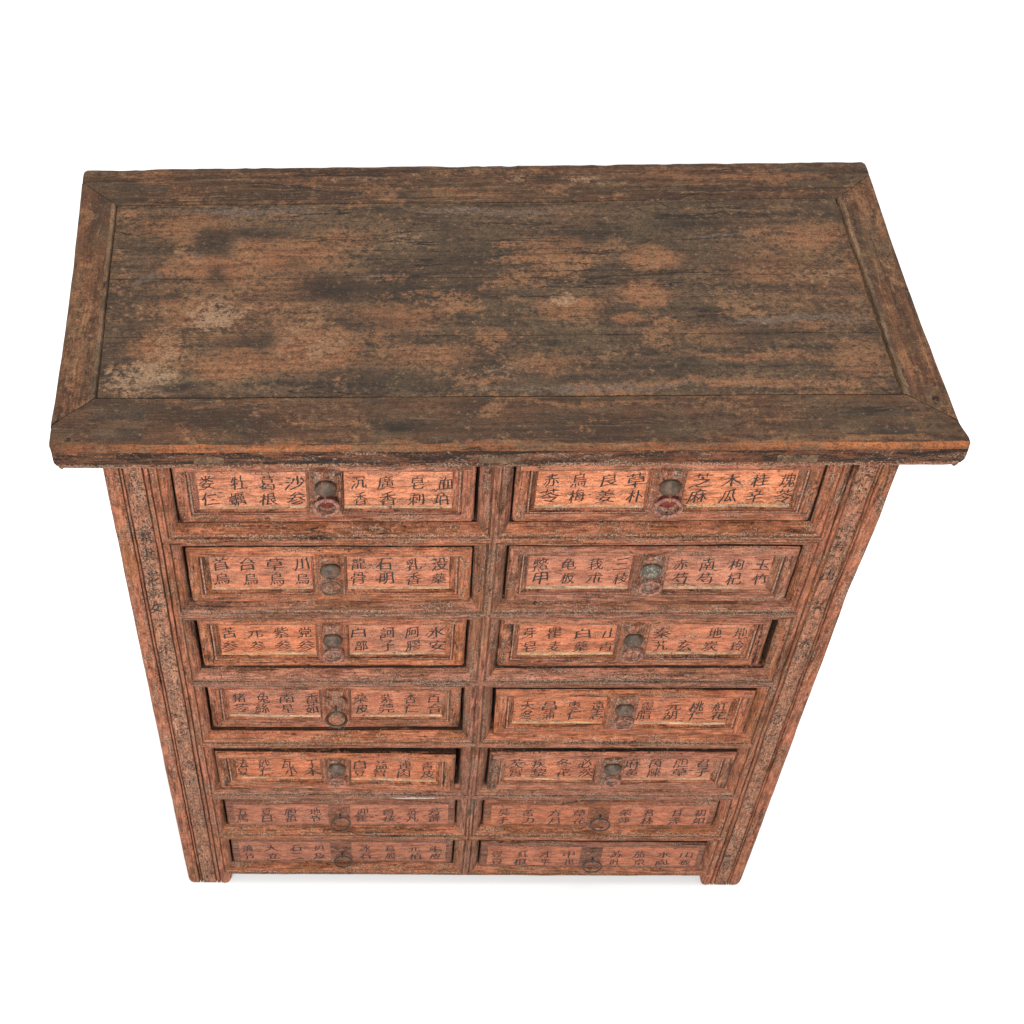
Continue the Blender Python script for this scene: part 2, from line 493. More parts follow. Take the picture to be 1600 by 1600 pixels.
M_TOP_BACK = table_wood('top_back_board_wood', 'X', TOPF, {
    'warm': st((-.05, .47, .10, .02, .8), (-.48, .50, .06, .02, .8), (.25, .50, .12, .02, .5)),
    'dark': st((-.3, .47, .14, .03, .7), (.12, .455, .2, .02, .6), (.46, .48, .06, .025, .7)),
    'pale': st((.02, .49, .03, .01, .7), (-.18, .50, .08, .01, .5), (.12, .49, .08, .02, .5))}, 5.2, .30, .62, grainy=1.0)
M_TOP_SIDE = table_wood('top_side_board_wood', 'Y', ((.052, .025, .012), (.095, .044, .021), (.135, .070, .037)), {
    'dark': [(-.525, .30, ZT, .03, .10, .2, .7), (-.52, .13, ZT, .02, .10, .2, .7), (.537, .25, ZT, .03, .05, .2, .9), (.53, .04, ZT, .02, .02, .2, .6)],
    'warm': [(-.545, .10, ZT, .014, .10, .2, 1), (.535, .13, ZT, .03, .08, .2, .7), (.535, .40, ZT, .03, .08, .2, .6)]}, 8.3, .22, .66, grainy=.8)
M_EDGE_WORN = table_wood('top_edge_worn_wood', 'X', ((.110, .042, .016), (.20, .078, .030), (.30, .125, .052)), {}, 3.8, .10, .55, grainy=.4)
M_EDGE = lacquer_wood('top_edge_lacquer', 'X', ((.115, .046, .020), (.225, .090, .038)), ((.22, .075, .032), (.16, .055, .026), (.20, .060, .036)), .28, .46, .80, off=12.4)
M_BEAD = lacquer_wood('top_edge_bead_wood', 'X', BROWN, DUSTY, .5, .95, .60, off=14.0)
M_TENON = table_wood('tenon_end_wood', 'Y', ((.07, .048, .032), (.14, .092, .060), (.24, .165, .11)), {}, 6.4, .40, .1)


def ink(name, worn, col=(.018, .014, .012)):
    n = Nodes(name)
    w = n.noise(n.co, 170, 5, .7)
    g = n.noise(n.map(loc=(3, 3, 3)), 26, 3, .6)
    k = n.ramp(n.math('ADD', n.mul(w, .6), n.mul(g, .4)), worn + .07, worn - .05)
    tr = n.t.nodes.new('ShaderNodeBsdfTransparent')
    mx = n.t.nodes.new('ShaderNodeMixShader')
    n.finish(col, .7, None, .2)
    n.put(mx.inputs[0], k)
    n.t.links.new(tr.outputs[0], mx.inputs[1])
    n.t.links.new(n.bsdf.outputs[0], mx.inputs[2])
    n.t.links.new(mx.outputs[0], n.out.inputs[0])
    return n.m
M_INK = ink('black_brush_ink', .68)
M_INK_WORN = ink('rubbed_brush_ink', .585)
M_INK_GREY = ink('greyed_brush_ink', .69, (.022, .018, .018))
M_INK_STILE = ink('old_brush_ink', .52)


def metal(name, c1, c2, rough, paint=None, much=.5):
    n = Nodes(name)
    a = n.noise(n.co, 90, 8, .7)
    b = n.noise(n.map(loc=(3, 1, 7)), 240, 6, .7)
    col = n.mix(n.ramp(a, .36, .64), c1, c2)
    if paint:
        col = n.mix(n.ramp(b, .62 - much * .3, .70 - much * .3), col, paint)
    col = n.mix(n.ramp(b, .42, .30), col, (.015, .011, .009))
    return n.finish(col, n.math('ADD', n.mul(b, .3), rough), n.bump(n.math('ADD', b, a), .6, .0010), .30, .0)
M_BRONZE = metal('tarnished_bronze', (.022, .015, .010), (.072, .046, .028), .36, (.13, .052, .030), .26)
M_GREEN = metal('verdigris_bronze', (.036, .028, .019), (.10, .082, .056), .46, (.20, .19, .145), .30)
M_IRON = metal('dark_iron', (.014, .010, .008), (.036, .026, .020), .34, (.07, .03, .02), .22)
M_PINK = metal('iron_under_dusty_red_paint', (.060, .026, .018), (.130, .052, .034), .42, (.235, .096, .064), .50)

# ------------------------------------------------------------------ ground
def floor_mat():
    n = Nodes('white_studio_floor')
    c = n.mix(n.noise(n.co, 3, 3, .5), (.73, .73, .73), (.75, .75, .75))
    return n.finish(c, .75, None, .1)
fl = Sheet()
fl.ngon([(-14, -8, 0), (14, -8, 0), (14, 24, 0), (-14, 24, 0)])
fme = bpy.data.meshes.new('floor')
fme.from_pydata(fl.v, [], fl.f)
fme.materials.append(floor_mat())
floor = bpy.data.objects.new('floor', fme)
COL.objects.link(floor)
floor.location = (0, 0, -.0085)
floor['label'] = 'seamless white studio floor under the old red chest'
floor['category'] = 'floor'
floor['kind'] = 'structure'

# ------------------------------------------------------------------ the chest
chest = bpy.data.objects.new('apothecary_chest', None)
COL.objects.link(chest)
chest['label'] = 'worn red lacquered wooden apothecary chest with fourteen inscribed drawers and a dark framed top'
chest['category'] = 'chest of drawers'

RZ = [.9425, .781, .6157, .4498, .2942, .1613, .0284]      # ridges of the rails
RT = 1.106
TOPS = [RT] + RZ[:-1]
XS, XM = .434, .0005
AS, AM, AZ = .0185, .0215, .0215
CELLS = ((-XS, XM, AS, AM), (XM, XS, AM, AS))
PROF = ((0, .0006), (.07, -.0008), (.20, -.0010), (.25, .0034), (.29, .0034), (.34, .0002), (.50, .0012), (.70, .0042), (.88, .0092), (1, .0135), (1, .055))

def rail_half(sh, zr, sgn, mis, zs=AZ):
    for XL, XR, aL, aR in CELLS:
        rows = []
        for t, y in PROF:
            a, b = XL + t * aL, XR - t * aR
            n = 36
            rows.append([(a + (b - a) * k / n, y, zr + sgn * t * zs) for k in range(n + 1)])
        sh.loft(rows, mis)

for i, zr in enumerate([RT] + RZ):
    sh = Sheet()
    up, dn = [0, 0, 0, 1, 1, 0, 2, 2, 2, 3], [1, 1, 1, 1, 1, 1, 1, 1, 1, 3]
    mats = [M_RAIL[0], M_RAIL[1], M_RAIL_RED if i in (3, 4) else M_RAIL[2], M_DARK]
    if i > 0:
        rail_half(sh, zr, 1, up)
    if i < 7:
        rail_half(sh, zr, -1, dn)
    if i == 0:
        sh.loft([[(x, .0006, zr), ] and (x, .0006, zr) for x in span(-XS, XS)] and [[(x, .0006, zr) for x in span(-XS, XS)], [(x, .0006, 1.1135) for x in span(-XS, XS)]], 1)
    if i == 7:
        xs = span(-.43, .43)
        sh.loft([[(x, .0006, zr) for x in xs], [(x, .0018, zr - .0022) for x in xs], [(x, .045, zr - .003) for x in xs]], [1, 3])
    # dust boards behind the rail keep the drawers' bays dark
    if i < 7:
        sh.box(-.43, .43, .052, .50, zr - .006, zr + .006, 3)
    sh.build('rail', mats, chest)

# mullion
sh = Sheet()
for zb, zt in zip(RZ, TOPS):
    for s, in ((-1,), (1,)):
        rows = []
        for t, y in PROF:
            n = 9
            z0, z1 = zb + t * AZ, zt - t * AZ
            rows.append([(XM + s * t * AM, y, z0 + (z1 - z0) * k / n) for k in range(n + 1)])
        sh.loft(rows, [0] * 9 + [1])
sh.build('mullion', [M_MULL, M_DARK], chest)

# stiles: moulded face, bevel along the bays, foot
def stile(sg):
    sh = Sheet()
    cols = [(.4995, .060), (.5, .010), (.4985, .0035), (.4965, .0010), (.4935, .0002), (.4805, .0002), (.4790, .0012), (.4782, .0062), (.4772, .0062), (.4766, .0012), (.4745, .0006), (.4736, .0056), (.4730, .0056), (.4722, .0016),
            (.4705, .0012), (.4490, .0012), (.4477, .0062), (.4468, .0062), (.4462, .0010), (.4440, -.0008), (.4415, -.0006), (.4406, .0055), (.4400, .0055), (.4390, .0008), (.434, .0006)]
    zs = span(.010, 1.1132, .012)
    rows = []
    for x, y in cols:
        r = [(sg * x, y, z) for z in zs]
        r = [(sg * (x - (.007 if x > .49 else 0)), max(y, .002), -.0079), (sg * (x - (.0030 if x > .49 else 0)), (y + .001) * .6, -.0040), (sg * (x - (.0006 if x > .49 else 0)), y, .002)] + r
        rows.append(r)
    mi = [0] * (len(cols) - 1)
    for q in range(len(cols) - 1):
        if cols[q][0] <= .4723 and cols[q + 1][0] >= .4488:
            mi[q] = 1
    sh.loft(rows, mi)
    for zb, zt in zip(RZ, TOPS):
        rows = []
        for t, y in PROF:
            n = 9
            z0, z1 = zb + t * AZ, zt - t * AZ
            rows.append([(sg * (XS - t * AS), y, z0 + (z1 - z0) * k / n) for k in range(n + 1)])
        sh.loft(rows, [0] * 9 + [2])
    # foot: the part below the bottom rail with its quarter-round toe
    prof = [(.434, .0284), (.4200, .0275), (.4180, .0245), (.4185, .0180), (.4205, .0100), (.4228, .0025), (.4258, -.0030), (.4295, -.0062), (.434, -.0078)]
    for y0, y1, back in ((.0008, .0022, False),):
        sh.loft([[(sg * x, y0, z) for x, z in prof], [(sg * (x + .0012), y0 - .0001, z) for x, z in prof]], 0)
        sh.ngon([(sg * x, y0, z) for x, z in prof], 0)
        sh.loft([[(sg * x, y0, z) for x, z in prof], [(sg * x, .055, z) for x, z in prof]], 0)
    sh.box(sg * .4190, sg * .4975, .060, .075, .030, 1.112, 2)
    sh.box(sg * .4300, sg * .4920, .010, .070, -.0076, .034, 0)
    return sh.build('stile', [M_STILE, M_FIELD, M_DARK], chest)
stiles = {-1: stile(-1), 1: stile(1)}

# sides, back and rear posts (away from the viewer)
for sg in (-1, 1):
    sh = Sheet()
    sh.box(sg * .476, sg * .490, .070, .470, .03, 1.112)
    sh.build('side_panel', M_STILE, chest)
    sh = Sheet()
    sh.box(sg * .440, sg * .4985, .462, .512, -.0076, 1.1125)
    sh.build('rear_post', M_STILE, chest)
sh = Sheet()
sh.box(-.445, .445, .480, .494, .03, 1.112)
sh.build('back_panel', M_DARK, chest)
sh = Sheet()
sh.box(-.445, .445, .06, .478, .020, .032)
sh.build('bottom_board', M_DARK, chest)

# ------------------------------------------------------------------ top
XO, YF, YB = .554, -.0314, .526
PL, PR, PF, PB = -.5010, .4982, .0578, .4412
SEAMF, SEAMB = .010, .4945

def grid_board(sh, rows, mi=0):
    sh.loft(rows, mi)

sh = Sheet()                                    # the boarded field inside the frame
ys = sorted(span(PF + .0008, PB - .0008, .009) + [j + d for j in (.1695, .2835) for d in (-.0011, -.0005, 0, .0005, .0011)])
rows = []
for y in [PF + .0002] + ys + [PB - .0002]:
    edge = y < PF + .0007 or y > PB - .0007
    z = ZT - .0030 if edge else ZT - .0009 - (.0022 if min(abs(y - .1695), abs(y - .2835)) < .0003 else 0)
    rows.append([(PL + .0006, y, z - .002)] + [(x, y + (0 if edge else .0025 * noise.noise(Vector((x * 3, round(y, 1), 2)))), z) for x in span(PL + .0014, PR - .0040)] + [(PR - .0030, y, z - .003)])
sh.loft(rows)
sh.box(PL - .02, PR + .02, PF - .02, PB + .02, ZT - .022, ZT - .006)
sh.build('top_board', M_TOP, chest, amp=.35)

def long_board(front):
    sh = Sheet()
    inner, seam, outer = (PF, SEAMF, YF) if front else (PB, SEAMB, YB)
    sgn = -1 if front else 1
    g = .0005
    def xr(y):
        if (front and y >= seam) or (not front and y <= seam):
            k = (y - seam) / (inner - seam)
            return (-XO + k * (PL + XO) + g, XO - k * (XO - PR) - g)
        return (-XO, XO + (.0055 * smooth(.010, -.024, y) if front else 0))
    rows, mi = [], []
    n = 230
    prof = [(inner, ZT - .012), (inner + sgn * g, ZT - .0022), (inner + sgn * (g + .0014), ZT - .0002)]
    k = 10
    a, b = inner + sgn * .004, outer - sgn * .0070
    prof += [(a + (seam - a) * i / 5, ZT) for i in range(6)] + [(seam + (b - seam) * i / 5, ZT) for i in range(1, 6)]
    nflat = len(prof)
    prof += [(outer - sgn * .0045, ZT - .0003), (outer - sgn * .0020, ZT - .0014), (outer - sgn * .0005, ZT - .0034), (outer, ZT - .0062)]
    nlip = len(prof)
    prof += [(outer + sgn * .0004, ZT - .014), (outer + sgn * .0002, ZT - .021), (outer - sgn * .0004, ZT - .0275)]
    nface = len(prof)
    prof += [(outer - sgn * .0020, ZT - .0288), (outer - sgn * .0006, ZT - .0305), (outer - sgn * .0010, ZT - .0340), (outer - sgn * .0036, ZT - .0366), (outer - sgn * .07, ZT - .0370)]
    for i, (y, z) in enumerate(prof):
        x0, x1 = xr(y)
        d = ZT - z
        tuck = 0.0
        if d > .0005 and i >= nflat:
            tuck = .010 * smooth(.020, .040, d) + .0035 * smooth(.012, -.001, d) * smooth(0, .004, d) * 0
        # the corners of the lip are rubbed round
        near = smooth(.010, 0, abs(outer - y)) * .0035
        e0, e1 = x0 + near + tuck, x1 - near - tuck
        xs = [e0, e0 + .0008, e0 + .0025] + [e0 + .006 + (e1 - e0 - .012) * q / n for q in range(n + 1)] + [e1 - .0025, e1 - .0008, e1]
        wide = (x1 - x0) > 2 * XO - .002
        dz = lambda q: (.0030 if q in (0, len(xs) - 1) else .0009 if q in (1, len(xs) - 2) else 0) if wide else 0
        bites = ((-.31, .012, .0026), (-.02, .020, .0030), (.016, .006, .0022), (.055, .010, .0034), (.19, .016, .0020), (.36, .010, .0026), (-.47, .008, .002), (.44, .022, .0024))
        bite = lambda x: sum(d * .55 * max(0, 1 - abs(x - c) / w) ** .5 for c, w, d in bites) if not front else sum(d * .7 * max(0, 1 - abs(x + c * 1.1 - .03) / (w * .7)) ** .6 for c, w, d in bites)
        ch = lambda x: (.0008 * noise.noise(Vector((x * 14, y * 3, 7.7))) + .0008 * noise.noise(Vector((x * 55, 2.2, z * 20)))) if (i >= nflat - 1) else 0
        if not front:
            ch2 = lambda x: .0016 * max(0, noise.noise(Vector((x * 7, 1.1, 3.3)))) + .002 * max(0, noise.noise(Vector((x * 31, 4.1, 3.3))))
        else:
            ch2 = lambda x: 0
        rows.append([(x, y + ch(x) - (ch2(x) if i >= nflat - 1 else 0) - sgn * (bite(x) if nflat - 1 <= i < nlip - (0 if not front else 1) else 0), z - dz(q)) for q, x in enumerate(xs)])
        mi.append(0 if i < nflat - 1 else 1 if i < nlip - 1 else 2 if i < nface else 3)
    sh.loft(rows, mi[:-1])
    for e in (0, -1):
        sh.ngon([r[e] for r in rows[7:]], 2)
    return sh.build('top_frame_board', [M_TOP_FRONT if front else M_TOP_BACK, M_EDGE_WORN if front else M_TOP_BACK, M_EDGE, M_BEAD], chest, amp=.35)
front_board = long_board(True)
back_board = long_board(False)

def side_board(sg):
    sh = Sheet()
    g = .0005
    inner = PL if sg < 0 else PR
    outer = sg * XO
    prof = [(inner, ZT - .012), (inner + sg * g, ZT - .0024), (inner + sg * .0020, ZT + .0004), (inner + sg * .007, ZT + .0002)]
    a, b = inner + sg * .010, outer - sg * .006
    prof += [(a + (b - a) * i / 7, ZT) for i in range(8)]
    prof += [(outer - sg * .0014, ZT - .0007), (outer + sg * .0004, ZT - .0034), (outer + sg * .0006, ZT - .010), (outer, ZT - .022), (outer - sg * .006, ZT - .034), (outer - sg * .06, ZT - .037)]
    rows = []
    for i, (x, z) in enumerate(prof):
        k = min(1.0, (x - outer) / (inner - outer))
        y0 = SEAMF + k * (PF - SEAMF) + g
        y1 = SEAMB + k * (PB - SEAMB) - g
        wob = lambda y: sg * (.0030 * math.sin(math.pi * (y - y0) / max(1e-4, (y1 - y0)))) * (1 if i > 10 else 0)
        rag = lambda y: (.0016 * noise.noise(Vector((sg * 3, y * 60, 1))) if 1 <= i <= 3 else .0007 * noise.noise(Vector((sg * 5, y * 24, 1))) if i > 11 else 0)
        rows.append([(x - wob(y) + rag(y), y, z) for y in [y0 + (y1 - y0) * q / 60 for q in range(61)]])
    sh.loft(rows, [1, 1, 1] + [0] * (len(prof) - 4))
    return sh.build('top_frame_board', [M_TOP_SIDE, M_TENON], chest, amp=.35)
left_board = side_board(-1)
right_board = side_board(1)

def tenon(x0, x1, y0, y1, parent, h=.0005):
    sh = Sheet()
    xs, ys = span(x0, x1, .008), span(y0, y1, .004)
    rows = [[(x, y0, ZT - .004) for x in xs], [(x, y0 + .0002, ZT + h * .5) for x in xs]]
    rows += [[(x, y, ZT + h) for x in xs] for y in [y0 + .0012, (y0 + y1) / 2, y1 - .0012]]
    rows += [[(x, y1 - .0002, ZT + h * .5) for x in xs], [(x, y1, ZT - .004) for x in xs]]
    sh.loft(rows)
    return sh.build('tenon', M_TENON_TOP, parent, amp=.35)
M_TENON_TOP = table_wood('tenon_wood', 'X', ((.036, .026, .018), (.07, .045, .03), (.12, .078, .05)), {}, 9.9, .75, .25)
for a in ((-.503, -.440, .020, .036), (-.503, -.440, -.014, .003)):
    tenon(*a, front_board)
for a in ((.410, .500, .019, .035), (.407, .498, -.012, .005)):
    tenon(*a, front_board)
for a in ((.434, .499, .498, .511), (.436, .50, .466, .480), (-.49, -.43, .470, .486)):
    tenon(*a, back_board, .0002)

def peg(x, y, w, parent):
    s_ = Sheet()
    s_.ngon([(x - w, y - w * .8, ZT + .0006), (x + w * .9, y - w, ZT + .0006), (x + w, y + w * .9, ZT + .0006), (x - w * .8, y + w, ZT + .0006)])
    s_.loft([[(x - w, y - w * .8, ZT + .0006), (x + w * .9, y - w, ZT + .0006), (x + w, y + w * .9, ZT + .0006), (x - w * .8, y + w, ZT + .0006)],
             [(x - w - .0004, y - w * .8 - .0004, ZT - .002), (x + w * .9 + .0004, y - w - .0004, ZT - .002), (x + w + .0004, y + w * .9 + .0004, ZT - .002), (x - w * .8 - .0004, y + w + .0004, ZT - .002)]], closed=True)
    s_.build('peg', M_DARK, parent, amp=.35)
peg(.5345, .0490, .0042, right_board)
peg(.5140, .4870, .0030, back_board)
peg(-.5300, -.0150, .0028, front_board)

def tenon_end(x0, x1, z0, z1, parent):
    sh = Sheet()
    yf = YF - .0010
    xs = span(x0, x1, .005)
    rag = lambda x, k: .0012 * noise.noise(Vector((x * 130, k, 2)))
    rows = [[(x, yf + .004, z0 + rag(x, 1)) for x in xs]]
    for k in range(7):
        z = z0 + (z1 - z0) * k / 6
        rows.append([(x + .0012 * noise.noise(Vector((k, x * 90, 5))), yf + (.0012 if k in (0, 6) else 0) + .0007 * noise.noise(Vector((x * 150, k * 1.3, 9))), z + (rag(x, k) if k in (0, 6) else 0)) for x in xs])
    rows.append([(x, yf + .004, z1 + rag(x, 6)) for x in xs])
    sh.loft(rows)
    sh.build('tenon_end', M_TENON, parent, amp=.35)
tenon_end(-.377, -.340, 1.1235, 1.1365, front_board)
tenon_end(-.028, .022, 1.1225, 1.1360, front_board)
tenon_end(.331, .380, 1.1225, 1.1362, front_board)

# ------------------------------------------------------------------ brush lettering
_glyph = {}
def winding(loops, x, y):
    n = 0
    for lp in loops:
        for (p, q) in zip(lp, lp[1:] + lp[:1]):
            if (p[1] > y) != (q[1] > y) and x < p[0] + (y - p[1]) * (q[0] - p[0]) / (q[1] - p[1]):
                n += 1 if q[1] > p[1] else -1
    return n

def glyph(ch):
    """outline loops of one character of Blender's built-in font, redrawn with brush weights:
    thin level strokes, full upright ones; centred on the ink in an em box"""
    if ch in _glyph:
        return _glyph[ch]
    c = bpy.data.curves.new('glyph', 'FONT')
    c.body = ch
    c.resolution_u = 2
    c.fill_mode = 'NONE' if hasattr(c, 'fill_mode') else c.fill_mode
    o = bpy.data.objects.new('glyph', c)
    COL.objects.link(o)
    me = o.to_mesh()
    co = [(v.co.x, v.co.y) for v in me.vertices]
    nb = {}
    for e in me.edges:
        p, q = e.vertices
        nb.setdefault(p, []).append(q)
        nb.setdefault(q, []).append(p)
    o.to_mesh_clear()
    bpy.data.objects.remove(o)
    bpy.data.curves.remove(c)
    loops, seen = [], set()
    for s in nb:
        if s in seen:
            continue
        lp, prev, cur = [], None, s
        while cur not in seen:
            seen.add(cur)
            lp.append(cur)
            nx = sorted((q for q in nb[cur] if q != prev and q not in seen), key=lambda q: q != cur + 1)
            if not nx:
                break
            prev, cur = cur, nx[0]
        pts = [co[k] for k in lp]
        # split long straight edges so that the brush can wander
        out = []
        for (p, q) in zip(pts, pts[1:] + pts[:1]):
            m = max(1, int(math.hypot(q[0] - p[0], q[1] - p[1]) / .09))
            out += [(p[0] + (q[0] - p[0]) * k / m, p[1] + (q[1] - p[1]) * k / m) for k in range(m)]
        if len(out) > 2:
            loops.append(out)
    # which side of each loop is ink: winding test
    def inside(x, y):
        return winding(loops, x, y) != 0
    res = []
    for lp in loops:
        n = len(lp)
        sgn = 0
        for k in range(n):
            p, q = lp[k], lp[(k + 1) % n]
            l = math.hypot(q[0] - p[0], q[1] - p[1])
            if l > .01:
                nx, ny = (q[1] - p[1]) / l, -(q[0] - p[0]) / l
                mx, my = (p[0] + q[0]) / 2, (p[1] + q[1]) / 2
                sgn = -1 if inside(mx + nx * .004, my + ny * .004) else 1
                break
        new = []
        for k in range(n):
            p, q, r = lp[k - 1], lp[k], lp[(k + 1) % n]
            tx, ty = r[0] - p[0], r[1] - p[1]
            l = math.hypot(tx, ty) or 1
            nx, ny = sgn * ty / l, -sgn * tx / l
            # level strokes swell to the right, falling strokes swell downwards
            w = .012 * abs(nx) - .014 * abs(ny)
            new.append((q[0] + nx * w, q[1] + ny * w))
        res.append(new)
    if res:
        allp = [p for lp in res for p in lp]
        x0, x1 = min(p[0] for p in allp), max(p[0] for p in allp)
        y0, y1 = min(p[1] for p in allp), max(p[1] for p in allp)
        w, h = max(x1 - x0, .72), max(y1 - y0, .72)
        res = [[((p[0] - (x0 + x1) / 2) / w, (p[1] - (y0 + y1) / 2) / h) for p in lp] for lp in res]
    _glyph[ch] = res
    return res

WIDE = set('参苓姜麻大冬花木水黎茨芝菀莞安根草沙秦連朱')

def lettering(chars, w, h, yfun, mat, parent, rough=.035):
    sh = Sheet()
    for (ch, cx, cz) in chars:
        sd = random.random() * 50
        sw = w * random.uniform(.90, 1.08) * (1.22 if ch in WIDE else 1)
        shh = h * random.uniform(.88, 1.04)
        up = random.uniform(.10, .20)
        rot = random.uniform(-.06, .06)
        loops = []
        for lp in glyph(ch):
            new = []
            for (u, v) in lp:
                d = noise.noise_vector(Vector((u * 2.4 + sd, v * 2.4, sd))) * rough * 1.3
                e = noise.noise_vector(Vector((u * 9 + sd, v * 9, sd))) * rough * .5
                fan = 1 - .22 * v                       # feet of the strokes spread
                u2 = u * fan + d.x + e.x - rot * v
                v2 = v + d.y + e.y + up * u + rot * u - .10 * u * u
                new.append((u2, v2))
            loops.append(new)
        if not loops:
            continue
        pts, edges = [], []
        for lp in loops:
            k0 = len(pts)
            pts += [Vector(p) for p in lp]
            edges += [(k0 + k, k0 + (k + 1) % len(lp)) for k in range(len(lp))]
        vo, _, fo = geometry.delaunay_2d_cdt(pts, edges, [], 0, 1e-5)[:3]
        b = len(sh.v)
        for p in vo:
            x, z = cx + p.x * sw, cz + p.y * shh
            sh.v.append((x, yfun(x, z) - .00045, z))
        for f in fo:
            mx, my = sum(vo[i].x for i in f) / 3, sum(vo[i].y for i in f) / 3
            if winding(loops, mx, my) != 0:
                sh.f.append([b + i for i in f])
                sh.mi.append(0)
    return sh.build('lettering', mat, parent, sharp=180)

def columns(chars):
    """the two characters of one herb stand one above the other: one column each"""
    cols = []
    for c in sorted(chars, key=lambda c: (c[1], c[2])):
        if cols and abs(cols[-1][0][1] - c[1]) < .020:
            cols[-1].append(c)
        else:
            cols.append([c])
    return cols

for mark in [('桶', -.4590, .950), ('井', -.4600, .914), ('濯', -.4612, .862), ('青', -.4625, .832), ('女', -.4640, .800), ('心', -.4610, 1.058), ('木', -.4600, .700)]:
    lettering([mark], .019, .026, lambda x, z: .0012, M_INK_STILE, stiles[-1], .09)
for mark in [('寿', .4585, .928), ('山', .4580, .868), ('女', .4588, .800), ('木', .4585, .716), ('心', .4585, .52)]:
    lettering([mark], .019, .024, lambda x, z: .0012, M_INK_WORN, stiles[1], .10)

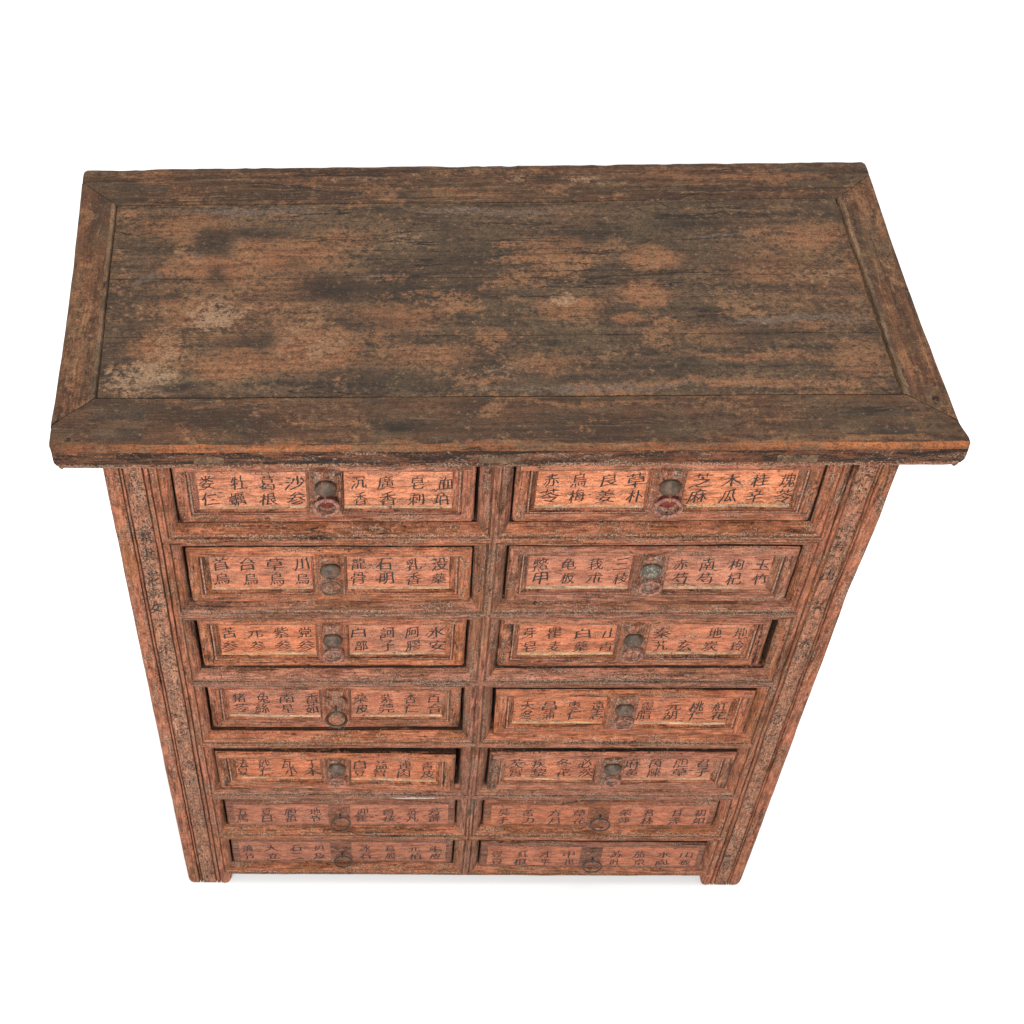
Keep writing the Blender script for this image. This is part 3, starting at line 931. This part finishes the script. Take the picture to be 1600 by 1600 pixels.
# ------------------------------------------------------------------ drawers
TEXT = {
    '1L': [('娄', -0.3717, 1.0345), ('牡', -0.3302, 1.0342), ('葛', -0.2933, 1.0340), ('沙', -0.2577, 1.0338), ('沉', -0.1756, 1.0334), ('廣', -0.1406, 1.0332), ('皂', -0.1004, 1.0330), ('血', -0.0632, 1.0328), ('仁', -0.3700, 1.0032), ('蠣', -0.3344, 1.0030), ('根', -0.2938, 1.0028), ('参', -0.2570, 1.0026), ('香', -0.1739, 1.0022), ('香', -0.1380, 1.0020), ('刺', -0.1008, 1.0018), ('珀', -0.0689, 1.0017)],
    '1R': [('赤', 0.0723, 1.0369), ('烏', 0.1069, 1.0367), ('良', 0.1456, 1.0364), ('草', 0.1799, 1.0363), ('芝', 0.2635, 1.0358), ('木', 0.3012, 1.0356), ('桂', 0.3381, 1.0354), ('塊', 0.3730, 1.0352), ('苓', 0.0723, 1.0067), ('梅', 0.1071, 1.0065), ('姜', 0.1440, 1.0064), ('朴', 0.1823, 1.0062), ('麻', 0.2628, 1.0057), ('瓜', 0.3024, 1.0055), ('辛', 0.3364, 1.0054), ('苓', 0.3726, 1.0052)],
    '2L': [('首', -0.3676, 0.8769), ('台', -0.3300, 0.8767), ('草', -0.2929, 0.8766), ('川', -0.2556, 0.8765), ('龍', -0.1770, 0.8762), ('石', -0.1427, 0.8761), ('乳', -0.1026, 0.8760), ('没', -0.0660, 0.8759), ('烏', -0.3681, 0.8460), ('烏', -0.3281, 0.8459), ('烏', -0.2914, 0.8457), ('烏', -0.2561, 0.8456), ('骨', -0.1788, 0.8454), ('明', -0.1395, 0.8453), ('香', -0.1022, 0.8452), ('藥', -0.0671, 0.8451)],
    '2R': [('鱉', 0.0705, 0.8764), ('龟', 0.1084, 0.8763), ('莪', 0.1450, 0.8761), ('三', 0.1802, 0.8760), ('赤', 0.2599, 0.8758), ('南', 0.2963, 0.8756), ('枸', 0.3354, 0.8755), ('玉', 0.3691, 0.8754), ('甲', 0.0723, 0.8464), ('板', 0.1098, 0.8463), ('朮', 0.1473, 0.8462), ('稜', 0.1824, 0.8460), ('芍', 0.2630, 0.8458), ('芍', 0.2971, 0.8457), ('杞', 0.3366, 0.8456), ('竹', 0.3720, 0.8455)],
    '3L': [('苦', -0.3684, 0.7114), ('元', -0.3305, 0.7114), ('紫', -0.2927, 0.7113), ('党', -0.2577, 0.7113), ('白', -0.1795, 0.7112), ('訶', -0.1376, 0.7111), ('阿', -0.1014, 0.7111), ('水', -0.0666, 0.7110), ('参', -0.3704, 0.6788), ('参', -0.3299, 0.6788), ('参', -0.2916, 0.6787), ('参', -0.2582, 0.6787), ('部', -0.1763, 0.6787), ('子', -0.1376, 0.6786), ('膠', -0.1001, 0.6786), ('安', -0.0644, 0.6786)],
    '3R': [('芽', 0.0674, 0.7090), ('瞿', 0.1029, 0.7090), ('白', 0.1445, 0.7089), ('山', 0.1846, 0.7089), ('秦', 0.2592, 0.7088), ('地', 0.3350, 0.7087), ('地', 0.3722, 0.7087), ('皂', 0.0705, 0.6775), ('麦', 0.1061, 0.6775), ('藥', 0.1448, 0.6775), ('青', 0.1811, 0.6774), ('艽', 0.2608, 0.6774), ('玄', 0.2956, 0.6773), ('炭', 0.3332, 0.6773), ('玲', 0.3722, 0.6773)],
    '4L': [('猪', -0.3669, 0.5409), ('兔', -0.3299, 0.5409), ('南', -0.2929, 0.5410), ('香', -0.2545, 0.5410), ('桑', -0.1793, 0.5411), ('紫', -0.1396, 0.5411), ('杏', -0.1028, 0.5412), ('百', -0.0661, 0.5412), ('苓', -0.3661, 0.5134), ('絲', -0.3331, 0.5135), ('星', -0.2929, 0.5135), ('茹', -0.2556, 0.5136), ('皮', -0.1768, 0.5137), ('莞', -0.1396, 0.5137), ('仁', -0.1011, 0.5138), ('合', -0.0645, 0.5138)],
    '4R': [('天', 0.0766, 0.5394), ('昌', 0.1104, 0.5394), ('枣', 0.1479, 0.5395), ('遠', 0.1836, 0.5395), ('靈', 0.2588, 0.5396), ('元', 0.2998, 0.5397), ('桃', 0.3339, 0.5397), ('紅', 0.3693, 0.5398), ('冬', 0.0769, 0.5150), ('蒲', 0.1101, 0.5151), ('仁', 0.1502, 0.5152), ('志', 0.1848, 0.5152), ('脂', 0.2565, 0.5153), ('胡', 0.2978, 0.5154), ('仁', 0.3363, 0.5155), ('花', 0.3707, 0.5155)],
    '5L': [('法', -0.3746, 0.3801), ('砂', -0.3383, 0.3802), ('瓦', -0.2998, 0.3803), ('丁', -0.2599, 0.3805), ('白', -0.1830, 0.3808), ('益', -0.1489, 0.3809), ('連', -0.1106, 0.3810), ('青', -0.0737, 0.3811), ('夏', -0.3743, 0.3562), ('仁', -0.3361, 0.3563), ('小', -0.2952, 0.3565), ('木', -0.2602, 0.3566), ('豆', -0.1839, 0.3569), ('智', -0.1519, 0.3570), ('肉', -0.1118, 0.3572), ('皮', -0.0718, 0.3573)],
    '5R': [('芡', 0.0695, 0.3833), ('疾', 0.1053, 0.3834), ('冬', 0.1452, 0.3836), ('必', 0.1796, 0.3837), ('麻', 0.2551, 0.3840), ('茵', 0.2916, 0.3841), ('胆', 0.3319, 0.3842), ('君', 0.3661, 0.3844), ('實', 0.0698, 0.3565), ('黎', 0.1068, 0.3566), ('花', 0.1462, 0.3568), ('茨', 0.1837, 0.3569), ('黄', 0.2571, 0.3572), ('陳', 0.2930, 0.3574), ('草', 0.3331, 0.3575), ('子', 0.3690, 0.3577)],
    '6L': [('五', -0.3847, 0.2329), ('夏', -0.3433, 0.2332), ('胆', -0.3019, 0.2334), ('地', -0.2602, 0.2336), ('迎', -0.1802, 0.2341), ('首', -0.1367, 0.2343), ('苏', -0.0961, 0.2345), ('芳', -0.0593, 0.2347), ('馬', -0.3858, 0.2108), ('日', -0.3432, 0.2110), ('祖', -0.3021, 0.2113), ('节', -0.2610, 0.2115), ('霍', -0.1805, 0.2120), ('枝', -0.1352, 0.2123), ('凡', -0.0958, 0.2125), ('薜', -0.0588, 0.2127)],
    '6R': [('吴', 0.0580, 0.2322), ('苦', 0.0993, 0.2324), ('方', 0.1433, 0.2327), ('草', 0.1845, 0.2329), ('荣', 0.2613, 0.2333), ('君', 0.2996, 0.2335), ('甘', 0.3475, 0.2338), ('初', 0.3857, 0.2340), ('于', 0.0581, 0.2068), ('力', 0.1011, 0.2071), ('月', 0.1440, 0.2073), ('花', 0.1869, 0.2076), ('萍', 0.2616, 0.2080), ('林', 0.3002, 0.2083), ('泽', 0.3470, 0.2085), ('如', 0.3869, 0.2088)],
    '7L': [('萧', -0.3844, 0.1027), ('大', -0.3429, 0.1030), ('石', -0.2993, 0.1033), ('贝', -0.2579, 0.1036), ('冰', -0.1767, 0.1042), ('葛', -0.1340, 0.1045), ('元', -0.0913, 0.1048), ('朱', -0.0545, 0.1051), ('节', -0.3842, 0.0752), ('立', -0.3409, 0.0755), ('三', -0.2991, 0.0758), ('及', -0.2589, 0.0761), ('石', -0.1770, 0.0767), ('般', -0.1324, 0.0771), ('柏', -0.0894, 0.0774), ('皮', -0.0538, 0.0777)],
    '7R': [('壹', 0.0530, 0.0995), ('紅', 0.0977, 0.0999), ('才', 0.1376, 0.1002), ('中', 0.1785, 0.1005), ('苏', 0.2605, 0.1011), ('茄', 0.3007, 0.1014), ('水', 0.3423, 0.1017), ('山', 0.3825, 0.1020), ('豆', 0.0546, 0.0722), ('根', 0.0953, 0.0725), ('平', 0.1389, 0.0729), ('也', 0.1810, 0.0732), ('叶', 0.2622, 0.0738), ('京', 0.3042, 0.0742), ('向', 0.3433, 0.0745), ('板', 0.3838, 0.0748)],
}
# row, side: x0, x1, z0, z1, face depth at left and right end, kind of pull
DRAWERS = {
    '1L': (-.4130, -.0255, .9650, 1.0790, .0115, .0115), '1R': (.0250, .4130, .9650, 1.0790, .0115, .0115),
    '2L': (-.4120, -.0238, .8035, .9178, .0062, .0062), '2R': (.0245, .4110, .8045, .9195, .0060, .0040),
    '3L': (-.4115, -.0242, .6382, .7560, .0155, .0155), '3R': (.0240, .4090, .6382, .7560, .0155, .0155),
    '4L': (-.4120, -.0245, .4725, .5905, .0175, .0175), '4R': (.0262, .4130, .4722, .5900, .0055, .0035),
    '5L': (-.4135, -.0300, .3165, .4230, .0030, -.0045), '5R': (.0240, .4130, .3165, .4250, .0000, .0008),
    '6L': (-.4115, -.0240, .1840, .2690, .0070, .0080), '6R': (.0245, .4125, .1840, .2690, .0075, .0075),
    '7L': (-.4120, -.0240, .0510, .1375, .0110, .0110), '7R': (.0240, .4130, .0510, .1375, .0040, .0020),
}
# boss kind, pull size, wire, flattened, tilt, turn, metal, colour words
PULLS = {
    '1L': ('cap', .0150, .0022, 1.35, .02, .10, 'pink'), '1R': ('cap', .0165, .0021, 1.30, .02, -.12, 'pink'),
    '2L': ('cap', .0140, .0014, 1.0, .02, .05, 'bronze'), '2R': ('green', .0135, .0019, 1.2, .02, -.05, 'pink'),
    '3L': ('cap', .0140, .0019, 1.2, .02, .10, 'pink'), '3R': ('cap', .0138, .0019, 1.2, .02, 0, 'pink'),
    '4L': ('low', .0150, .0023, 1.1, -1.75, .05, 'bronze'), '4R': ('cap', .0135, .0016, 1.2, .02, .1, 'pink'),
    '5L': ('cap', .0118, .0019, 1.2, .02, 0, 'pink'), '5R': ('cap', .0112, .0019, 1.2, .02, .08, 'pink'),
    '6L': ('bare', .0165, .0013, 1.0, -.22, .35, 'iron'), '6R': ('bare', .0160, .0014, 1.0, -.18, -.10, 'iron'),
    '7L': ('bare', .0155, .0013, 1.0, -.15, .15, 'iron'), '7R': ('bare', .0160, .0013, 1.0, -.12, -.05, 'iron'),
}
METALS = {'pink': M_PINK, 'bronze': M_BRONZE, 'iron': M_IRON}

def drawer(key):
    x0, x1, z0, z1, yl, yr = DRAWERS[key]
    row = int(key[0])
    deep = row <= 5
    rr = .0060 if row <= 2 else .0045
    Y = lambda x: yl + (yr - yl) * (x - x0) / (x1 - x0)
    xc = (x0 + x1) / 2
    bw, bb, bt = .0165, .0165, .0150          # border widths: ends, bottom, top
    hw = .0208                                # half width of the middle field
    holes = [(x0 + bw, xc - hw), (xc + hw, x1 - bw)] if deep else []
    hz0, hz1 = z0 + bb, z1 - bt
    def corner(x, z):
        cx, cz = min(max(x, x0 + rr), x1 - rr), max(z, z0 + rr)
        if z > (z0 + z1) / 2:
            r2 = rr * .5
            cx, cz = min(max(x, x0 + r2), x1 - r2), min(z, z1 - r2)
        dx, dz = x - cx, z - cz
        l = math.hypot(dx, dz)
        if abs(dx) > 1e-7 and abs(dz) > 1e-7:
            k = max(abs(dx), abs(dz)) / l
            return cx + dx * k, cz + dz * k
        return x, z
    e = [0, .0012, .0030, .0055]
    xs = sorted(set([round(v, 6) for v in [x0 + q for q in e] + [x1 - q for q in e] + [a for h in holes for a in h]]))
    zs = sorted(set([round(v, 6) for v in [z0 + q for q in e] + [z1 - q for q in e] + ([hz0, hz1] if deep else [])]))
    def refine(l, step):
        out = []
        for a, b in zip(l, l[1:]):
            out += span(a, b, step)[:-1]
        return out + [l[-1]]
    xs, zs = refine(xs, .009), refine(zs, .007)
    def roll(d):
        return .0034 if d < .0003 else .0012 if d < .0018 else .0002 if d < .004 else 0
    sh = Sheet()
    idx = {}
    for i, x in enumerate(xs):
        for j, z in enumerate(zs):
            d = min(x - x0, x1 - x, z - z0, z1 - z)
            px, pz = corner(x, z)
            idx[i, j] = len(sh.v)
            sh.v.append((px, Y(x) + roll(d), pz))
    for i in range(len(xs) - 1):
        for j in range(len(zs) - 1):
            mx, mz = (xs[i] + xs[i + 1]) / 2, (zs[j] + zs[j + 1]) / 2
            if deep and hz0 < mz < hz1 and any(a < mx < b for a, b in holes):
                continue
            sh.f.append([idx[i, j], idx[i + 1, j], idx[i + 1, j + 1], idx[i, j + 1]])
            # mitred border: ends have upright grain
            de, dv = min(mx - x0, x1 - mx), min(mz - z0, z1 - mz)
            sh.mi.append(1 if (deep and de < bw and de < dv * 1.05) else 0)
    # skirt back into the bay
    rim = [(x, z0) for x in xs] + [(x1, z) for z in zs[1:]] + [(x, z1) for x in xs[::-1][1:]] + [(x0, z) for z in zs[::-1][1:-1]]
    rim3 = [(*corner(x, z), Y(x)) for x, z in rim]
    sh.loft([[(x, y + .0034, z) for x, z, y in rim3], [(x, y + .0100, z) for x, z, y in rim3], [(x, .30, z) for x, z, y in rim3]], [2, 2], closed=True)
    mouldings = ((0, 0), (.05, .0042), (.13, .0042), (.19, .0004), (.34, .0008), (.40, .0040), (.80, .0076), (1.0, .0088))
    mx_, mz_ = .0128, .0060
    panels = []
    for a, b in holes:
        px0, px1, pz0, pz1 = a + mx_, b - mx_ * .3, hz0 + mz_, hz1 - mz_
        if a > x0 + .05:
            px0, px1 = a + mx_ * .3, b - mx_
        nx, nz = 26, 8
        rows = []
        for t, y in mouldings:
            q0, q1 = a + (px0 - a) * t, b + (px1 - b) * t
            w0, w1 = hz0 + (pz0 - hz0) * t, hz1 + (pz1 - hz1) * t
            X = [q0 + (q1 - q0) * k / nx for k in range(nx + 1)]
            Zs = [w0 + (w1 - w0) * k / nz for k in range(nz + 1)]
            ringp = [(x, w0) for x in X] + [(q1, z) for z in Zs[1:]] + [(x, w1) for x in X[::-1][1:]] + [(q0, z) for z in Zs[::-1][1:-1]]
            rows.append([(x, Y(x) + y, z) for x, z in ringp])
        for m in range(len(rows) - 1):
            bidx = len(sh.v)
            sh.v += rows[m] + rows[m + 1]
            n = len(rows[m])
            for k in range(n):
                k2 = (k + 1) % n
                sh.f.append([bidx + k, bidx + k2, bidx + n + k2, bidx + n + k])
                side = 'b' if k < nx else 'r' if k < nx + nz else 't' if k < 2 * nx + nz else 'l'
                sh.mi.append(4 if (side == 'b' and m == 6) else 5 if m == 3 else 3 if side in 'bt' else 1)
        panels.append((px0, px1, pz0, pz1))
    face = M_BORDER_X if deep else M_FLAT
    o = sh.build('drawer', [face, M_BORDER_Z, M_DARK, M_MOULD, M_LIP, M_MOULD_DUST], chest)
    # recessed fields
    pm = M_PANEL[0 if row == 1 else 1 if row <= 3 else 2]
    for px0, px1, pz0, pz1 in panels:
        s = Sheet()
        X = span(px0 - .0004, px1 + .0004, .012)
        Zs = span(pz0, pz1 + .0004, .01)
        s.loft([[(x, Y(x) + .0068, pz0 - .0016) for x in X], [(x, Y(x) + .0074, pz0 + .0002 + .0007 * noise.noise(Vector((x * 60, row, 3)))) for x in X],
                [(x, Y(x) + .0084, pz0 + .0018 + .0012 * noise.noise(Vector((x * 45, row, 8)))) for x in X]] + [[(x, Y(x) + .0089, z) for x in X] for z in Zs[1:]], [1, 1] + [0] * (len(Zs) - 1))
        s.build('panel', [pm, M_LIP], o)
    # writing
    if deep:
        for word in columns(TEXT[key]):
            lettering(word, .0206, .0254, lambda x, z: Y(x) + .0089, M_INK_WORN if key in ('3R', '5L', '5R') else M_INK, o)
    else:
        for a, b in ((x0 + .013, xc - .020), (xc + .017, x1 - .012)):
            s = Sheet()
            X, Zs = span(a, b, .006), span(z0 + .010, z1 - .012, .008)
            s.loft([[(x + .0008 * noise.noise(Vector((x * 60, z * 60, row))), Y(x) - .0003, z + .0009 * noise.noise(Vector((x * 90, row, z * 3)))) for x in X] for z in Zs])
            s.build('paper_label', M_PAPER, o)
        for word in columns(TEXT[key]):
            lettering(word, .0196, .0222, lambda x, z: Y(x) - .0004, M_INK_GREY, o, .05)
    # pull
    kind, R, r, flat, tilt, turn, met = PULLS[key]
    bx = sum((x0, x1)) / 2 + random.uniform(-.001, .002)
    yb = Y(bx)
    if deep:
        zc = {1: 1.036, 2: .877, 3: .7085, 4: .5475, 5: .387}[row]
        # carved block: fluted post, its head swelling forward under the border
        s = Sheet()
        zb, ztop = hz0 + .001, hz1 + .003
        rows = []
        hwid = .0195
        us = [-1, -.98, -.92, -.86, -.80, -.74, -.68, -.5, -.25, 0, .25, .5, .68, .74, .80, .86, .92, .98, 1]
        nn = 22
        for k in range(nn + 1):
            z = zb + (ztop - zb) * k / nn
            swell = .0060 * smooth(zc + .010, zc + .024, z) * (1 - .5 * smooth(ztop - .010, ztop, z)) + .0015
            row_ = []
            for u in us:
                f = 0 if abs(u) > .99 else 1
                groove = -.0022 if .84 < abs(u) < .88 or .72 < abs(u) < .76 else 0
                core = math.sqrt(max(0, 1 - (u / .72) ** 2)) if abs(u) < .70 else 0
                carve = .0010 * math.sin(u * 26) * math.sin(k * 1.9) * core
                y = yb + (.0085 if not f else -.0010 - groove * -1 * -1 - swell * core + carve)
                row_.append((bx + u * hwid, y - (groove if f else 0) * 0, z))
            rows.append(row_)
        rows = [[(x, yb + .0085, z - .0012) for x, y, z in rows[0]]] + rows + [[(x, yb + .0085, z + .001) for x, y, z in rows[-1]]]
        s.loft(rows)
        s.build('handle_block', M_BLOCK, o)
        yo = .0085
        if row == 1:
            s = Sheet()
            s.lathe((bx + .002, yb - .0022, zc - .027), [(.0135, -.002), (.0132, .0006), (.009, .0012), (0, .0014)], 20)
            s.build('paint_patch', M_REDPAINT, o)
        # domed metal cap
        c = (bx + .0005, yb - yo + .0030, zc + .0015)
        s = Sheet()
        if kind == 'low':
            s.lathe(c, [(.0165, -.003), (.0170, .0010), (.0152, .0030), (.0118, .0030), (.0100, .0010), (0, .0008)], 30)
        else:
            s.lathe(c, [(.0128, -.004), (.0140, -.0005), (.0142, .0010), (.0134, .0026), (.0108, .0056), (.0074, .0078), (.0036, .0088), (0, .0090)], 30)
        s.build('boss', M_BLOCK if kind == 'low' else M_GREEN if kind == 'green' else M_BRONZE, o)
        zp, out = zc - .0060, yo + .0030
    else:
        zc = .236 if row == 6 else .098
        s = Sheet()
        s.lathe((bx - .002, yb + .0004, zc + .002), [(.0125, -.001), (.0118, .0012), (.0085, .0030), (.0050, .0052), (.0022, .0060), (0, .0061)], 20)
        s.build('boss', M_FLAT, o)
        zp, out = zc - .002, .0055
    # split pin with its eye
    s = Sheet()
    ym = (yb - out - .0030)
    s.ring((bx, ym - .0012, zp - .0030), .0034, .0012, 0, math.pi / 2, 1.15, 24, 8)
    s.lathe((bx, ym + .006, zp + .0005), [(.0020, -.002), (.0019, .006), (0, .0065)], 10)
    s.build('pin', M_IRON if not deep else M_PINK if met == 'pink' else M_BRONZE, o)
    # the ring hangs in the eye and swings about it
    s = Sheet()
    pz, py = zp - .0048, ym - .0012
    cz, cy = pz - (R - r * .3) * math.cos(tilt), py + (R - r * .3) * math.sin(tilt)
    s.ring((bx + .0008, cy, cz), R, r, tilt, turn * .5, 1.0, 48, 12, flat=flat)
    s.build('ring_pull', METALS[met], o, amp=1.0)

for k in DRAWERS:
    drawer(k)
